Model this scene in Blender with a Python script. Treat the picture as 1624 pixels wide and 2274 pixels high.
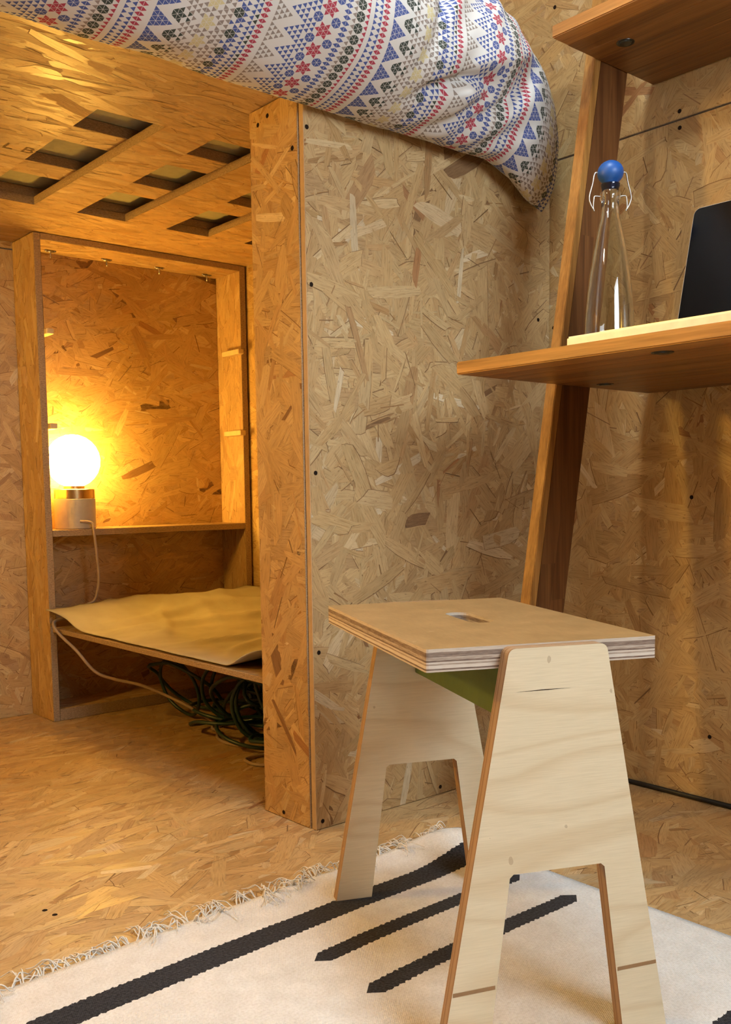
import bpy, bmesh, math, random
from mathutils import Vector, Matrix, noise
random.seed(11)
D = bpy.data
SC = bpy.context.scene
COL = SC.collection
for o in list(D.objects):
    D.objects.remove(o)

# ------------------------------------------------------------------ camera
YAW, PIT, ROL = 0.86513607, 0.08960159, -0.01410488
FPX, CX, CY, IW, IH = 2155.4, 802.4, 1286.2, 1624.0, 2274.0
fw = Vector((math.cos(PIT) * math.cos(YAW), math.cos(PIT) * math.sin(YAW), -math.sin(PIT)))
rt = Vector((math.sin(YAW), -math.cos(YAW), 0))
up = rt.cross(fw)
rt, up = math.cos(ROL) * rt + math.sin(ROL) * up, -math.sin(ROL) * rt + math.cos(ROL) * up
cam = D.cameras.new('camera')
cam.sensor_fit = 'VERTICAL'
cam.sensor_height = 36.0
cam.sensor_width = 36.0
cam.lens = FPX / IH * 36.0
cam.shift_x = -(CX - IW / 2) / IH
cam.shift_y = (CY - IH / 2) / IH
cam.clip_start = 0.02
camo = D.objects.new('camera', cam)
camo.matrix_world = Matrix(((rt.x, up.x, -fw.x, 0), (rt.y, up.y, -fw.y, 0), (rt.z, up.z, -fw.z, 0.64), (0, 0, 0, 1)))
COL.objects.link(camo)
SC.camera = camo

# ------------------------------------------------------------------ world, daylight, exposure
SC.view_settings.view_transform = 'Standard'
SC.view_settings.look = 'None'
SC.view_settings.gamma = 1.0
SC.view_settings.use_curve_mapping = False
SC.view_settings.exposure = 0.4
SC.cycles.max_bounces = 6
SC.cycles.diffuse_bounces = 4
SC.cycles.glossy_bounces = 3
SC.cycles.transmission_bounces = 6
SC.cycles.caustics_reflective = False
SC.cycles.caustics_refractive = False
SC.cycles.use_adaptive_sampling = True
SC.cycles.adaptive_threshold = 0.11
SC.cycles.adaptive_min_samples = 12
SC.cycles.use_light_tree = False
SC.cycles.debug_use_spatial_splits = True
w = D.worlds.new('overcast_sky')
w.use_nodes = True
w.node_tree.nodes['Background'].inputs[0].default_value = (0.72, 0.84, 1.0, 1)
w.node_tree.nodes['Background'].inputs[1].default_value = 1.0
SC.world = w
DAY = 28.0
SKY = 19.0
WARM = (1.0, 0.58, 0.10)
LAMP_E = 58.0
FILL_E = 200.0  # strength of the added out-of-view fill bulb
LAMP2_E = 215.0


def area(name, loc, rot, sx, sy, power, col):
    l = D.lights.new(name, 'AREA')
    l.shape = 'RECTANGLE'
    l.size, l.size_y, l.energy, l.color = sx, sy, power, col
    o = D.objects.new(name, l)
    o.location, o.rotation_euler = loc, rot
    COL.objects.link(o)
    return o


WX0, WX1, WZ0, WZ1 = 0.35, 1.25, 1.05, 1.95          # window opening in the wall behind the camera
area('window_daylight', ((WX0 + WX1) / 2, -0.87, (WZ0 + WZ1) / 2), (math.radians(90), 0, 0),
     WX1 - WX0 - 0.1, WZ1 - WZ0 - 0.1, DAY, (0.81, 0.935, 1.0))
SKX0, SKX1, SKY0, SKY1 = 0.55, 1.10, 0.48, 0.98         # roof window
area('skylight_daylight', ((SKX0 + SKX1) / 2, (SKY0 + SKY1) / 2, 2.47), (0, 0, 0), SKX1 - SKX0 - .1, SKY1 - SKY0 - .1, SKY, (0.81, 0.935, 1.0))

# ------------------------------------------------------------------ node helpers


class NT:
    def __init__(s, tree):
        s.t = tree

    def n(s, typ, **kw):
        nd = s.t.nodes.new(typ)
        ins = kw.pop('ins', {})
        for k, v in kw.items():
            setattr(nd, k, v)
        for k, v in ins.items():
            s.set(nd.inputs[k], v)
        return nd

    def set(s, sock, v):
        if isinstance(v, bpy.types.NodeSocket):
            s.t.links.new(v, sock)
        elif isinstance(v, bpy.types.Node):
            s.t.links.new(v.outputs[0], sock)
        else:
            if sock.type == 'RGBA' and not isinstance(v, (int, float)) and len(v) == 3:
                v = (*v, 1)
            sock.default_value = v

    def m(s, op, a, b=0.0, c=0.0, clamp=False):
        nd = s.n('ShaderNodeMath', operation=op, use_clamp=clamp)
        s.set(nd.inputs[0], a)
        s.set(nd.inputs[1], b)
        if len(nd.inputs) > 2:
            s.set(nd.inputs[2], c)
        return nd.outputs[0]

    def v(s, op, a, b=(0, 0, 0)):
        nd = s.n('ShaderNodeVectorMath', operation=op)
        s.set(nd.inputs[0], a)
        if op == 'SCALE':
            s.set(nd.inputs[3], b)
        else:
            s.set(nd.inputs[1], b)
        return nd.outputs[0]

    def sep(s, a):
        nd = s.n('ShaderNodeSeparateXYZ')
        s.set(nd.inputs[0], a)
        return nd.outputs

    def comb(s, x=0.0, y=0.0, z=0.0):
        nd = s.n('ShaderNodeCombineXYZ')
        for i, q in enumerate((x, y, z)):
            s.set(nd.inputs[i], q)
        return nd.outputs[0]

    def mix(s, f, a, b, typ='RGBA', blend='MIX'):
        nd = s.n('ShaderNodeMix', data_type=typ)
        if typ == 'RGBA':
            nd.blend_type = blend
        s.set(nd.inputs[0], f)
        i = {'RGBA': (6, 7), 'VECTOR': (4, 5), 'FLOAT': (2, 3)}[typ]
        s.set(nd.inputs[i[0]], a)
        s.set(nd.inputs[i[1]], b)
        return nd.outputs[{'RGBA': 2, 'VECTOR': 1, 'FLOAT': 0}[typ]]

    def ramp(s, f, stops, interp='LINEAR'):
        nd = s.n('ShaderNodeValToRGB')
        s.set(nd.inputs[0], f)
        cr = nd.color_ramp
        cr.interpolation = interp
        while len(cr.elements) < len(stops):
            cr.elements.new(0.5)
        for e, (p, c) in zip(cr.elements, stops):
            e.position = p
            e.color = (*c, 1) if len(c) == 3 else c
        return nd.outputs[0]

    def noise(s, vec, scale, detail=2.0, rough=0.5, dist=0.0, dim='3D'):
        nd = s.n('ShaderNodeTexNoise', noise_dimensions=dim)
        s.set(nd.inputs['Vector'], vec)
        s.set(nd.inputs['Scale'], scale)
        s.set(nd.inputs['Detail'], detail)
        s.set(nd.inputs['Roughness'], rough)
        s.set(nd.inputs['Distortion'], dist)
        return nd

    def uv(s):
        return s.n('ShaderNodeTexCoord').outputs['UV']

    def obj(s):
        return s.n('ShaderNodeTexCoord').outputs['Object']

    def bump(s, h, strength=0.2, dist=0.001, normal=None):
        nd = s.n('ShaderNodeBump')
        s.set(nd.inputs['Strength'], strength)
        s.set(nd.inputs['Distance'], dist)
        s.set(nd.inputs['Height'], h)
        if normal is not None:
            s.set(nd.inputs['Normal'], normal)
        return nd.outputs[0]


def new_mat(name):
    m = D.materials.new(name)
    m.use_nodes = True
    t = NT(m.node_tree)
    b = m.node_tree.nodes['Principled BSDF']
    return m, t, b


def plain(name, col, rough=0.5, metal=0.0, spec=0.5, bump=None):
    m, t, b = new_mat(name)
    b.inputs['Base Color'].default_value = (*col, 1)
    b.inputs['Roughness'].default_value = rough
    b.inputs['Metallic'].default_value = metal
    b.inputs['Specular IOR Level'].default_value = spec
    nz = t.noise(t.obj(), 60.0, 2.0)
    t.set(b.inputs['Base Color'], t.mix(1.0, (*col, 1), t.ramp(nz, [(0.3, (.93,) * 3), (0.7, (1.05,) * 3)]), blend='MULTIPLY'))
    if bump:
        nz2 = t.noise(t.obj(), bump[0], 2.0)
        t.set(b.inputs['Normal'], t.bump(nz2, bump[1], 0.001))
    return m


# ------------------------------------------------------------------ strand board material


def osb(name):
    """pressed wood strands: every strand is a facet of its own carrying its tone; the nodes add grain, flecks and gloss"""
    m, t, b = new_mat(name)
    at = t.n('ShaderNodeAttribute', attribute_name='tone')
    uv = t.uv()
    gr = t.noise(t.v('MULTIPLY', uv, (28, 380, 1)), 1.0, 3.0, 0.6, dim='2D')
    grain = t.ramp(gr, [(0.28, (.74, .68, .62)), (0.48, (.97, .96, .95)), (0.75, (1.10, 1.10, 1.11))])
    c = t.mix(1.0, at.outputs['Color'], grain, blend='MULTIPLY')
    fl = t.noise(t.v('MULTIPLY', uv, (90, 300, 1)), 1.0, 1.0, dim='2D')
    c = t.mix(t.m('MULTIPLY', t.m('GREATER_THAN', fl, 0.76), 0.5), c, (.12, .055, .02))
    t.set(b.inputs['Base Color'], c)
    t.set(b.inputs['Roughness'], at.outputs['Alpha'])
    b.inputs['Specular IOR Level'].default_value = 0.5
    t.set(b.inputs['Normal'], t.bump(gr, 0.25, 0.0006))
    return m


def osb_edge():
    m, t, b = new_mat('strand_board_cut_edge')
    uv = t.uv()
    n1 = t.noise(t.v('MULTIPLY', uv, (140, 420, 1)), 1.0, 3.0, 0.7)
    n2 = t.noise(uv, 500.0, 2.0)
    c = t.ramp(n1, [(0.3, (.13, .08, .04)), (0.5, (.33, .22, .12)), (0.72, (.50, .36, .21))])
    c = t.mix(0.35, c, t.ramp(n2, [(0.35, (.2, .12, .06)), (0.65, (.5, .36, .22))]))
    t.set(b.inputs['Base Color'], c)
    b.inputs['Roughness'].default_value = 0.85
    t.set(b.inputs['Normal'], t.bump(n1, 0.8, 0.0015))
    return m


def hardwood(name, dark, mid, light, along='Y', gloss=0.4):
    m, t, b = new_mat(name)
    oi = t.n('ShaderNodeObjectInfo')
    co = t.v('ADD', t.obj(), t.v('SCALE', t.comb(oi.outputs['Random'], t.m('MULTIPLY', oi.outputs['Random'], 3.3), 1.7), 9.0))
    sc = {'X': (2.2, 60, 60), 'Y': (60, 2.2, 60), 'Z': (60, 60, 2.2)}[along]
    g1 = t.noise(t.v('MULTIPLY', co, sc), 1.0, 4.0, 0.6, 0.4)
    sc2 = tuple(q * 5 for q in sc)
    g2 = t.noise(t.v('MULTIPLY', co, sc2), 1.0, 2.0, 0.5)
    c = t.ramp(g1, [(0.3, dark), (0.5, mid), (0.72, light)])
    c = t.mix(1.0, c, t.ramp(g2, [(0.35, (.82, .8, .78)), (0.6, (1.04, 1.04, 1.04))]), blend='MULTIPLY')
    val = t.m('MULTIPLY_ADD', oi.outputs['Random'], 0.5, 0.74)
    hs = t.n('ShaderNodeHueSaturation')
    t.set(hs.inputs['Value'], val)
    t.set(hs.inputs['Color'], c)
    t.set(b.inputs['Base Color'], hs.outputs[0])
    b.inputs['Roughness'].default_value = 0.55 - 0.3 * gloss
    t.set(b.inputs['Normal'], t.bump(g2, 0.15, 0.0005))
    return m


def birch_face():
    m, t, b = new_mat('birch_ply_face')
    co = t.obj()
    n = t.noise(t.v('MULTIPLY', co, (2.2, 2.2, 9.0)), 1.0, 1.0, 0.5, 0.3)
    rings = t.m('FRACT', t.m('MULTIPLY', t.m('ADD', n, 0.0), 7.0))
    c = t.ramp(rings, [(0.0, (.70, .61, .43)), (0.6, (.72, .63, .45)), (0.88, (.64, .53, .35)), (1.0, (.70, .61, .43))])
    fine = t.noise(t.v('MULTIPLY', co, (30, 30, 900)), 1.0, 2.0)
    c = t.mix(1.0, c, t.ramp(fine, [(0.3, (.93, .92, .90)), (0.7, (1.03, 1.03, 1.03))]), blend='MULTIPLY')
    sp = t.noise(t.v('MULTIPLY', co, (90, 90, 60)), 1.0, 0.0)
    c = t.mix(t.m('MULTIPLY', t.m('GREATER_THAN', sp, 0.86), 0.4), c, (.25, .15, .07))
    t.set(b.inputs['Base Color'], c)
    b.inputs['Roughness'].default_value = 0.5
    return m


def ply_edge(name, cols, horizontal=True, freq=560.0):
    """laminated plywood edge: thin plies of alternating tone stacked through the board"""
    m, t, b = new_mat(name)
    co = t.obj()
    x, y, z = t.sep(co)
    zz = t.m('ADD', z if horizontal else y, t.m('MULTIPLY', t.m('SUBTRACT', t.noise(co, 14.0, 2.0), 0.5), 0.0014))
    ply = t.n('ShaderNodeTexWhiteNoise', noise_dimensions='1D')
    t.set(ply.inputs['W'], t.m('FLOOR', t.m('MULTIPLY', zz, freq)))
    sc = (60, 60, 700) if horizontal else (60, 700, 60)
    g = t.noise(t.v('MULTIPLY', co, sc), 1.0, 3.0, 0.7)
    f = t.m('ADD', t.m('MULTIPLY', ply.outputs['Value'], 0.6), t.m('MULTIPLY', g, 0.5))
    c = t.ramp(f, cols)
    t.set(b.inputs['Base Color'], c)
    b.inputs['Roughness'].default_value = 0.7
    t.set(b.inputs['Normal'], t.bump(g, 0.3, 0.0006))
    return m


M = {}
M['osb'] = osb('strand_board')
M['edge'] = osb_edge()
M['screw'] = plain('dark_screw_metal', (.02, .012, .008), 0.9, 0.0, 0.1)
M['hw_y'] = hardwood('oiled_hardwood', (.14, .052, .012), (.235, .098, .023), (.31, .14, .038), 'Y')
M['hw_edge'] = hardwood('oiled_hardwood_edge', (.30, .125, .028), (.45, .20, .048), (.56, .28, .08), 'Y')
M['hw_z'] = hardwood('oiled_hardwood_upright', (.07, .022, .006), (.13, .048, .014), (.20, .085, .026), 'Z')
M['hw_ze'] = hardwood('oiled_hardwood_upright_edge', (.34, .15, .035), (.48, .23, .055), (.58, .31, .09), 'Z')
M['birch'] = birch_face()
M['seat_edge'] = ply_edge('seat_ply_edge', [(0.25, (.15, .095, .07)), (0.45, (.34, .26, .20)), (0.6, (.52, .44, .36)), (0.85, (.64, .57, .49))])
M['leg_edge'] = ply_edge('leg_ply_edge', [(0.25, (.24, .135, .065)), (0.5, (.33, .20, .105)), (0.8, (.40, .265, .15))], False, 600.0)


# ------------------------------------------------------------------ mesh helpers
def set_props(o, label=None, cat=None, group=None, kind=None):
    if label:
        o['label'] = label
    if cat:
        o['category'] = cat
    if group:
        o['group'] = group
    if kind:
        o['kind'] = kind
    return o


def thing(name, label, cat, loc=(0, 0, 0), group=None):
    o = D.objects.new(name, None)
    o.empty_display_size = 0.05
    o.location = loc
    COL.objects.link(o)
    return set_props(o, label, cat, group)


def link(name, me, mats, parent=None, smooth=False):
    o = D.objects.new(name, me)
    COL.objects.link(o)
    for mm in (mats if isinstance(mats, (list, tuple)) else [mats]):
        if len(me.materials) < (len(mats) if isinstance(mats, (list, tuple)) else 1):
            me.materials.append(mm)
    if parent is not None:
        o.parent = parent
        o.matrix_parent_inverse = Matrix.Translation(parent.location).inverted() if parent.parent is None else Matrix()
    if smooth:
        for p in me.polygons:
            p.use_smooth = True
    return o


def add_uv(me, off=None, swap=False):
    """plan coordinates in metres on the dominant plane of every face"""
    off = off if off is not None else (random.uniform(0, 9), random.uniform(0, 9))
    lay = me.uv_layers.new(name='plan') if not me.uv_layers else me.uv_layers[0]
    for p in me.polygons:
        n = p.normal
        a = max(range(3), key=lambda i: abs(n[i]))
        for li in p.loop_indices:
            c = me.vertices[me.loops[li].vertex_index].co
            q = {0: (c.y, c.z), 1: (c.x, c.z), 2: (c.x, c.y)}[a]
            if swap:
                q = (q[1], q[0])
            lay.data[li].uv = (q[0] + off[0], q[1] + off[1])


def box_bm(bm, lo, hi):
    vs = [bm.verts.new((x, y, z)) for x in (lo[0], hi[0]) for y in (lo[1], hi[1]) for z in (lo[2], hi[2])]
    for f in ((0, 1, 3, 2), (4, 6, 7, 5), (0, 4, 5, 1), (2, 3, 7, 6), (0, 2, 6, 4), (1, 5, 7, 3)):
        bm.faces.new([vs[i] for i in f])
    return vs


def finish(bm, name):
    bmesh.ops.recalc_face_normals(bm, faces=bm.faces[:])
    me = D.meshes.new(name)
    bm.to_mesh(me)
    bm.free()
    return me


def clip_rect(poly, r):
    """Sutherland-Hodgman clip of (u, v, lu, lv, h) points against the rectangle r = (u0, v0, u1, v1)"""
    for ax, lim, sg in ((0, r[0], 1), (0, r[2], -1), (1, r[1], 1), (1, r[3], -1)):
        out = []
        n = len(poly)
        for k in range(n):
            a, b = poly[k], poly[(k + 1) % n]
            da, db = (a[ax] - lim) * sg, (b[ax] - lim) * sg
            if da >= 0:
                out.append(a)
            if da * db < 0:
                f = da / (da - db)
                out.append(tuple(a[i] + (b[i] - a[i]) * f for i in range(5)))
        poly = out
        if len(poly) < 3:
            return None
    return poly


TONES = [((.61, .50, .33), .035), ((.57, .43, .24), .10), ((.52, .368, .185), .29), ((.475, .318, .15), .33), ((.435, .275, .125), .17), ((.36, .21, .09), .06), ((.32, .15, .06), .03)]
BASE_TONE = (.42, .27, .125, .6)


def pick_tone(rs, tint, contrast):
    q = rs.random()
    for c, p in TONES:
        q -= p
        if q <= 0:
            break
    k = 1 + rs.uniform(-.09, .09)
    mid = (.475, .32, .15)
    return [max(.01, (mid[i] + (c[i] - mid[i]) * contrast) * k * tint[i]) for i in range(3)]


def make_strands(rects, dens, rs, angle=None, tint=(1, 1, 1), contrast=1.0, gloss=0.5, size=1.0):
    """2D strands scattered over rectangles -> list of (points(u, v, lu, lv, h), rgba)"""
    out = []
    u0, v0 = min(r[0] for r in rects), min(r[1] for r in rects)
    u1, v1 = max(r[2] for r in rects), max(r[3] for r in rects)
    n = int((u1 - u0) * (v1 - v0) * dens)
    for k in range(n):
        cu, cv = rs.uniform(u0 - .03, u1 + .03), rs.uniform(v0 - .03, v1 + .03)
        kind = rs.random()
        if kind < .72:
            L, W = rs.uniform(.045, .15), rs.uniform(.010, .036)
        elif kind < .945:
            L, W = rs.uniform(.03, .10), rs.uniform(.004, .012)
        else:
            L, W = rs.uniform(.02, .07), rs.uniform(.0015, .0035)
        L, W = L * size, W * size
        an = rs.uniform(0, math.pi) if angle is None else rs.gauss(angle[0], angle[1])
        ca, sa = math.cos(an), math.sin(an)
        sl0, sl1 = rs.uniform(-.5, .5) * W, rs.uniform(-.5, .5) * W
        tp0, tp1 = rs.uniform(.55, 1.0), rs.uniform(.55, 1.0)
        j = lambda: rs.uniform(-.18, .18) * W
        bow = rs.uniform(-.12, .12) * W
        loc = [(-L / 2 - sl0 + j(), -W / 2 * tp0), (-L * .12, -W / 2 + bow), (L * .2, -W / 2 + bow), (L / 2 - sl1 + j(), -W / 2 * tp1), (L / 2 + j(), 0), (L / 2 + sl1 + j(), W / 2 * tp1),
               (L * .15, W / 2 + bow), (-L * .2, W / 2 + bow), (-L / 2 + sl0 + j(), W / 2 * tp0), (-L / 2 + j(), -.1 * W)]
        if kind >= .945:
            loc = [loc[0], loc[3], loc[5], loc[8]]
        h = 2e-5 + 6e-4 * ((k + rs.random()) / n if kind < .945 else rs.uniform(.7, 1.0))
        tl, tw = rs.uniform(-.0016, .0016) * gloss, rs.uniform(-.006, .006) * gloss
        ou, ov = rs.uniform(0, 40), rs.uniform(0, 40)
        rough = min(.9, max(.40 - .45 * gloss, rs.gauss(.56 - .26 * gloss, .10)))
        if kind >= .945:
            kk = rs.uniform(.5, .95)
            col = [q * kk for q in (.36, .2, .085)]
        else:
            col = pick_tone(rs, tint, contrast * (.6 if W > .019 else 1.15))
        pts = [(cu + a * ca - b * sa, cv + a * sa + b * ca, ou + a, ov + b, h + max(-h * .8, a * tl + b * tw)) for a, b in loc]
        under = rs.random() < .30 and kind < .945
        du, dv = (rs.choice((-1, 1)) * rs.uniform(.0006, .0016) for _ in range(2))
        for r in rects:
            c = clip_rect(pts, r)
            if c:
                out.append((c, (*col, rough)))
                if under:
                    c2 = clip_rect([(p[0] + du, p[1] + dv, p[2], p[3], p[4] - 4e-6) for p in pts], r)
                    if c2:
                        out.append((c2, (.22 * tint[0], .12 * tint[1], .05 * tint[2], .8)))
    return out


SEEDS = random.Random(77)


def board_mesh(name, base, thin, faces, st):
    """joins the bare board with its surface strands; faces = [(axis position, sign, rects)]"""
    V = [v.co[:] for v in base.vertices]
    F = [list(p.vertices) for p in base.polygons]
    MI = [0 if abs(p.normal[thin]) > .8 else 1 for p in base.polygons]
    C, U = [], []
    off = (SEEDS.uniform(0, 9), SEEDS.uniform(0, 9))
    for p in base.polygons:
        a = max(range(3), key=lambda i: abs(p.normal[i]))
        for vi in p.vertices:
            c = V[vi]
            q = {0: (c[1], c[2]), 1: (c[0], c[2]), 2: (c[0], c[1])}[a]
            U += [q[0] + off[0], q[1] + off[1]]
            C += BASE_TONE
    for pos, sg, rects in faces:
        rs = random.Random(SEEDS.random())
        flip = (sg < 0) != (thin == 1)
        for pts, col in make_strands(rects, st.get('dens', 2300), rs, st.get('angle'), st.get('tint', (1, 1, 1)), st.get('contrast', 1.0), st.get('gloss', .5), st.get('size', 1.0)):
            i0 = len(V)
            if flip:
                pts = pts[::-1]
            for u, v, lu, lv, h in pts:
                d = pos + sg * h
                V.append((d, u, v) if thin == 0 else (u, d, v) if thin == 1 else (u, v, d))
                U += [lu, lv]
                C += col
            F.append(list(range(i0, i0 + len(pts))))
            MI.append(0)
    me = D.meshes.new(name)
    me.from_pydata(V, [], F)
    ul = me.uv_layers.new(name='plan')
    ul.data.foreach_set('uv', U)
    at = me.color_attributes.new('tone', 'FLOAT_COLOR', 'CORNER')
    at.data.foreach_set('color', C)
    me.polygons.foreach_set('material_index', MI)
    D.meshes.remove(base)
    return me


def panel(name, lo, hi, mats, parent=None, bevel=0.0012, thin=None, swap=False, st=None, sides='both'):
    """a board: faces across its thickness take mats[0], its cut edges mats[1]; st = settings of its surface strands"""
    bm = bmesh.new()
    box_bm(bm, lo, hi)
    size = [hi[i] - lo[i] for i in range(3)]
    thin = size.index(min(size)) if thin is None else thin
    if bevel:
        bmesh.ops.bevel(bm, geom=bm.edges[:], offset=bevel, segments=1, affect='EDGES', profile=0.5)
    me = finish(bm, name)
    mats = mats if isinstance(mats, (list, tuple)) else [mats, mats]
    if mats[0] is M['osb']:
        st = ST_RAND if st is None else st
        a, b = [i for i in range(3) if i != thin]
        r = (lo[a] + bevel, lo[b] + bevel, hi[a] - bevel, hi[b] - bevel)
        fs = []
        if sides in ('both', 'lo'):
            fs.append((lo[thin], -1, [r]))
        if sides in ('both', 'hi'):
            fs.append((hi[thin], 1, [r]))
        me = board_mesh(name, me, thin, fs, st)
    else:
        for p in me.polygons:
            p.material_index = 0 if abs(p.normal[thin]) > 0.8 else 1
        add_uv(me, swap=swap)
    return link(name, me, list(mats), parent)


ST_RAND = dict(dens=2300, gloss=.6, contrast=.75)
ST_WALL = dict(dens=2000, tint=(1.0, .97, .86), gloss=.3, size=1.1, contrast=.75)
ST_DIM = dict(dens=450, tint=(.93, .89, .82), gloss=.3, size=1.6)
ST_FLOOR = dict(dens=2300, angle=(.15, .5), tint=(.98, .94, .88), gloss=.12, size=1.15, contrast=.75)
ST_LONG = dict(dens=2300, angle=(0.0, .28), tint=(1.0, .96, .90), gloss=.3, contrast=.55)
ST_UP = dict(dens=2300, angle=(1.57, .28), tint=(1.0, .96, .90), gloss=.3, contrast=.55)


def cells_plate(name, xs, ys, z0, z1, hole, mats, parent=None, st=None):
    """a sheet lying in xy with rectangular openings cut through"""
    bm = bmesh.new()
    nx, ny = len(xs) - 1, len(ys) - 1
    V = {}

    def vt(i, j, k):
        if (i, j, k) not in V:
            V[(i, j, k)] = bm.verts.new((xs[i], ys[j], z1 if k else z0))
        return V[(i, j, k)]
    solid = lambda i, j: 0 <= i < nx and 0 <= j < ny and not hole(i, j)
    rects = []
    for i in range(nx):
        for j in range(ny):
            if not solid(i, j):
                continue
            rects.append((xs[i], ys[j], xs[i + 1], ys[j + 1]))
            for k in (0, 1):
                bm.faces.new([vt(i, j, k), vt(i + 1, j, k), vt(i + 1, j + 1, k), vt(i, j + 1, k)])
            if not solid(i - 1, j):
                bm.faces.new([vt(i, j, 0), vt(i, j + 1, 0), vt(i, j + 1, 1), vt(i, j, 1)])
            if not solid(i + 1, j):
                bm.faces.new([vt(i + 1, j, 0), vt(i + 1, j + 1, 0), vt(i + 1, j + 1, 1), vt(i + 1, j, 1)])
            if not solid(i, j - 1):
                bm.faces.new([vt(i, j, 0), vt(i + 1, j, 0), vt(i + 1, j, 1), vt(i, j, 1)])
            if not solid(i, j + 1):
                bm.faces.new([vt(i, j + 1, 0), vt(i + 1, j + 1, 0), vt(i + 1, j + 1, 1), vt(i, j + 1, 1)])
    me = finish(bm, name)
    me = board_mesh(name, me, 2, [(z0, -1, rects)], st or ST_LONG)
    return link(name, me, list(mats), parent)


def smooth_path(pts, n=8):
    pts = [Vector(p) for p in pts]
    P = [pts[0]] + pts + [pts[-1]]
    out = []
    for i in range(1, len(P) - 2):
        for k in range(n):
            t = k / n
            p0, p1, p2, p3 = P[i - 1], P[i], P[i + 1], P[i + 2]
            out.append(0.5 * ((2 * p1) + (p2 - p0) * t + (2 * p0 - 5 * p1 + 4 * p2 - p3) * t * t + (3 * p1 - p0 - 3 * p2 + p3) * t ** 3))
    out.append(pts[-1])
    return out


def tube_bm(bm, path, r, seg=8, taper=None):
    rings = []
    prev = None
    for i, p in enumerate(path):
        d = (path[min(i + 1, len(path) - 1)] - path[max(i - 1, 0)]).normalized()
        if prev is None:
            a = d.orthogonal().normalized()
        else:
            a = (prev - d * prev.dot(d))
            a = a.normalized() if a.length > 1e-6 else d.orthogonal().normalized()
        prev = a
        b = d.cross(a)
        rr = r if taper is None else r * (1 + (taper - 1) * i / max(1, len(path) - 1))
        rings.append([bm.verts.new(p + (a * math.cos(2 * math.pi * k / seg) + b * math.sin(2 * math.pi * k / seg)) * rr) for k in range(seg)])
    for i in range(len(rings) - 1):
        for k in range(seg):
            bm.faces.new((rings[i][k], rings[i][(k + 1) % seg], rings[i + 1][(k + 1) % seg], rings[i + 1][k]))
    bm.faces.new(rings[0][::-1])
    bm.faces.new(rings[-1])


def tube(name, pts, r, mat, parent=None, seg=8, n=8):
    bm = bmesh.new()
    tube_bm(bm, smooth_path(pts, n), r, seg)
    return link(name, finish(bm, name), mat, parent, True)


def lathe(name, prof, loc, mat, parent=None, seg=40, smooth=True, close=True):
    bm = bmesh.new()
    rings = []
    for r, z in prof:
        if r < 1e-6:
            rings.append([bm.verts.new((loc[0], loc[1], loc[2] + z))])
        else:
            rings.append([bm.verts.new((loc[0] + r * math.cos(2 * math.pi * k / seg), loc[1] + r * math.sin(2 * math.pi * k / seg), loc[2] + z)) for k in range(seg)])
    for a, b in zip(rings[:-1], rings[1:]):
        for k in range(seg):
            k2 = (k + 1) % seg
            if len(a) == 1 and len(b) == 1:
                continue
            if len(a) == 1:
                bm.faces.new((a[0], b[k2], b[k]))
            elif len(b) == 1:
                bm.faces.new((a[k], a[k2], b[0]))
            else:
                bm.faces.new((a[k], a[k2], b[k2], b[k]))
    o = link(name, finish(bm, name), mat, parent, smooth)
    if smooth:
        sharpen(o, 40)
    return o


def sharpen(o, deg):
    me = o.data
    bm = bmesh.new()
    bm.from_mesh(me)
    for e in bm.edges:
        if len(e.link_faces) == 2 and e.calc_face_angle(0) > math.radians(deg):
            e.smooth = False
    bm.to_mesh(me)
    bm.free()


def screw_mesh():
    bm = bmesh.new()
    prof = [(0.0, 0.0008), (0.0015, 0.0009), (0.0030, 0.00095), (0.0042, 0.0009), (0.0046, -0.001)]
    rings = []
    for r, z in prof:
        if r == 0:
            rings.append([bm.verts.new((0, 0, z))])
        else:
            rings.append([bm.verts.new((r * math.cos(k * math.pi / 5), r * math.sin(k * math.pi / 5), z)) for k in range(10)])
    for a, b in zip(rings[:-1], rings[1:]):
        for k in range(10):
            k2 = (k + 1) % 10
            bm.faces.new((a[0], b[k], b[k2]) if len(a) == 1 else (a[k], b[k], b[k2], a[k2]))
    me = finish(bm, 'screw')
    me.materials.append(M['screw'])
    return me


SCREW = screw_mesh()


def screw(loc, normal, parent):
    o = D.objects.new('screw', SCREW)
    COL.objects.link(o)
    o.parent = parent
    o.matrix_parent_inverse = Matrix.Translation(parent.location).inverted() if parent.parent is None else Matrix()
    o.rotation_euler = Vector(normal).to_track_quat('Z', 'Y').to_euler()
    o.location = loc
    return o


OSB = (M['osb'], M['edge'])
OSBW = OSBL = OSB

# ------------------------------------------------------------------ the room
XR, YL, YF, XB, HC = 1.785, 2.79, -0.92, -1.9, 2.5


def struct(o):
    o['kind'] = 'structure'
    return o


floor = D.objects.new('floor', None)
COL.objects.link(floor)
struct(floor)
# floor boards of strand board, laid with tight joints
panel('floor_board', (XB, YF, -0.02), (-0.4012, YL + .02, 0), OSB, floor, 0.0006, st=dict(ST_FLOOR, dens=700), sides='hi')
panel('floor_board', (-0.40, YF, -0.02), (XR + 0.02, -.1012, 0), OSB, floor, 0.0006, st=dict(ST_FLOOR, dens=700), sides='hi')
panel('floor_board', (-0.40, -.10, -0.02), (XR + 0.02, YL + .02, 0), OSB, floor, 0.0006, st=ST_FLOOR, sides='hi')
for p in ((0.564, 1.43, 0), (0.569, 1.404, 0)):
    screw(p, (0, 0, 1), floor)

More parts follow.
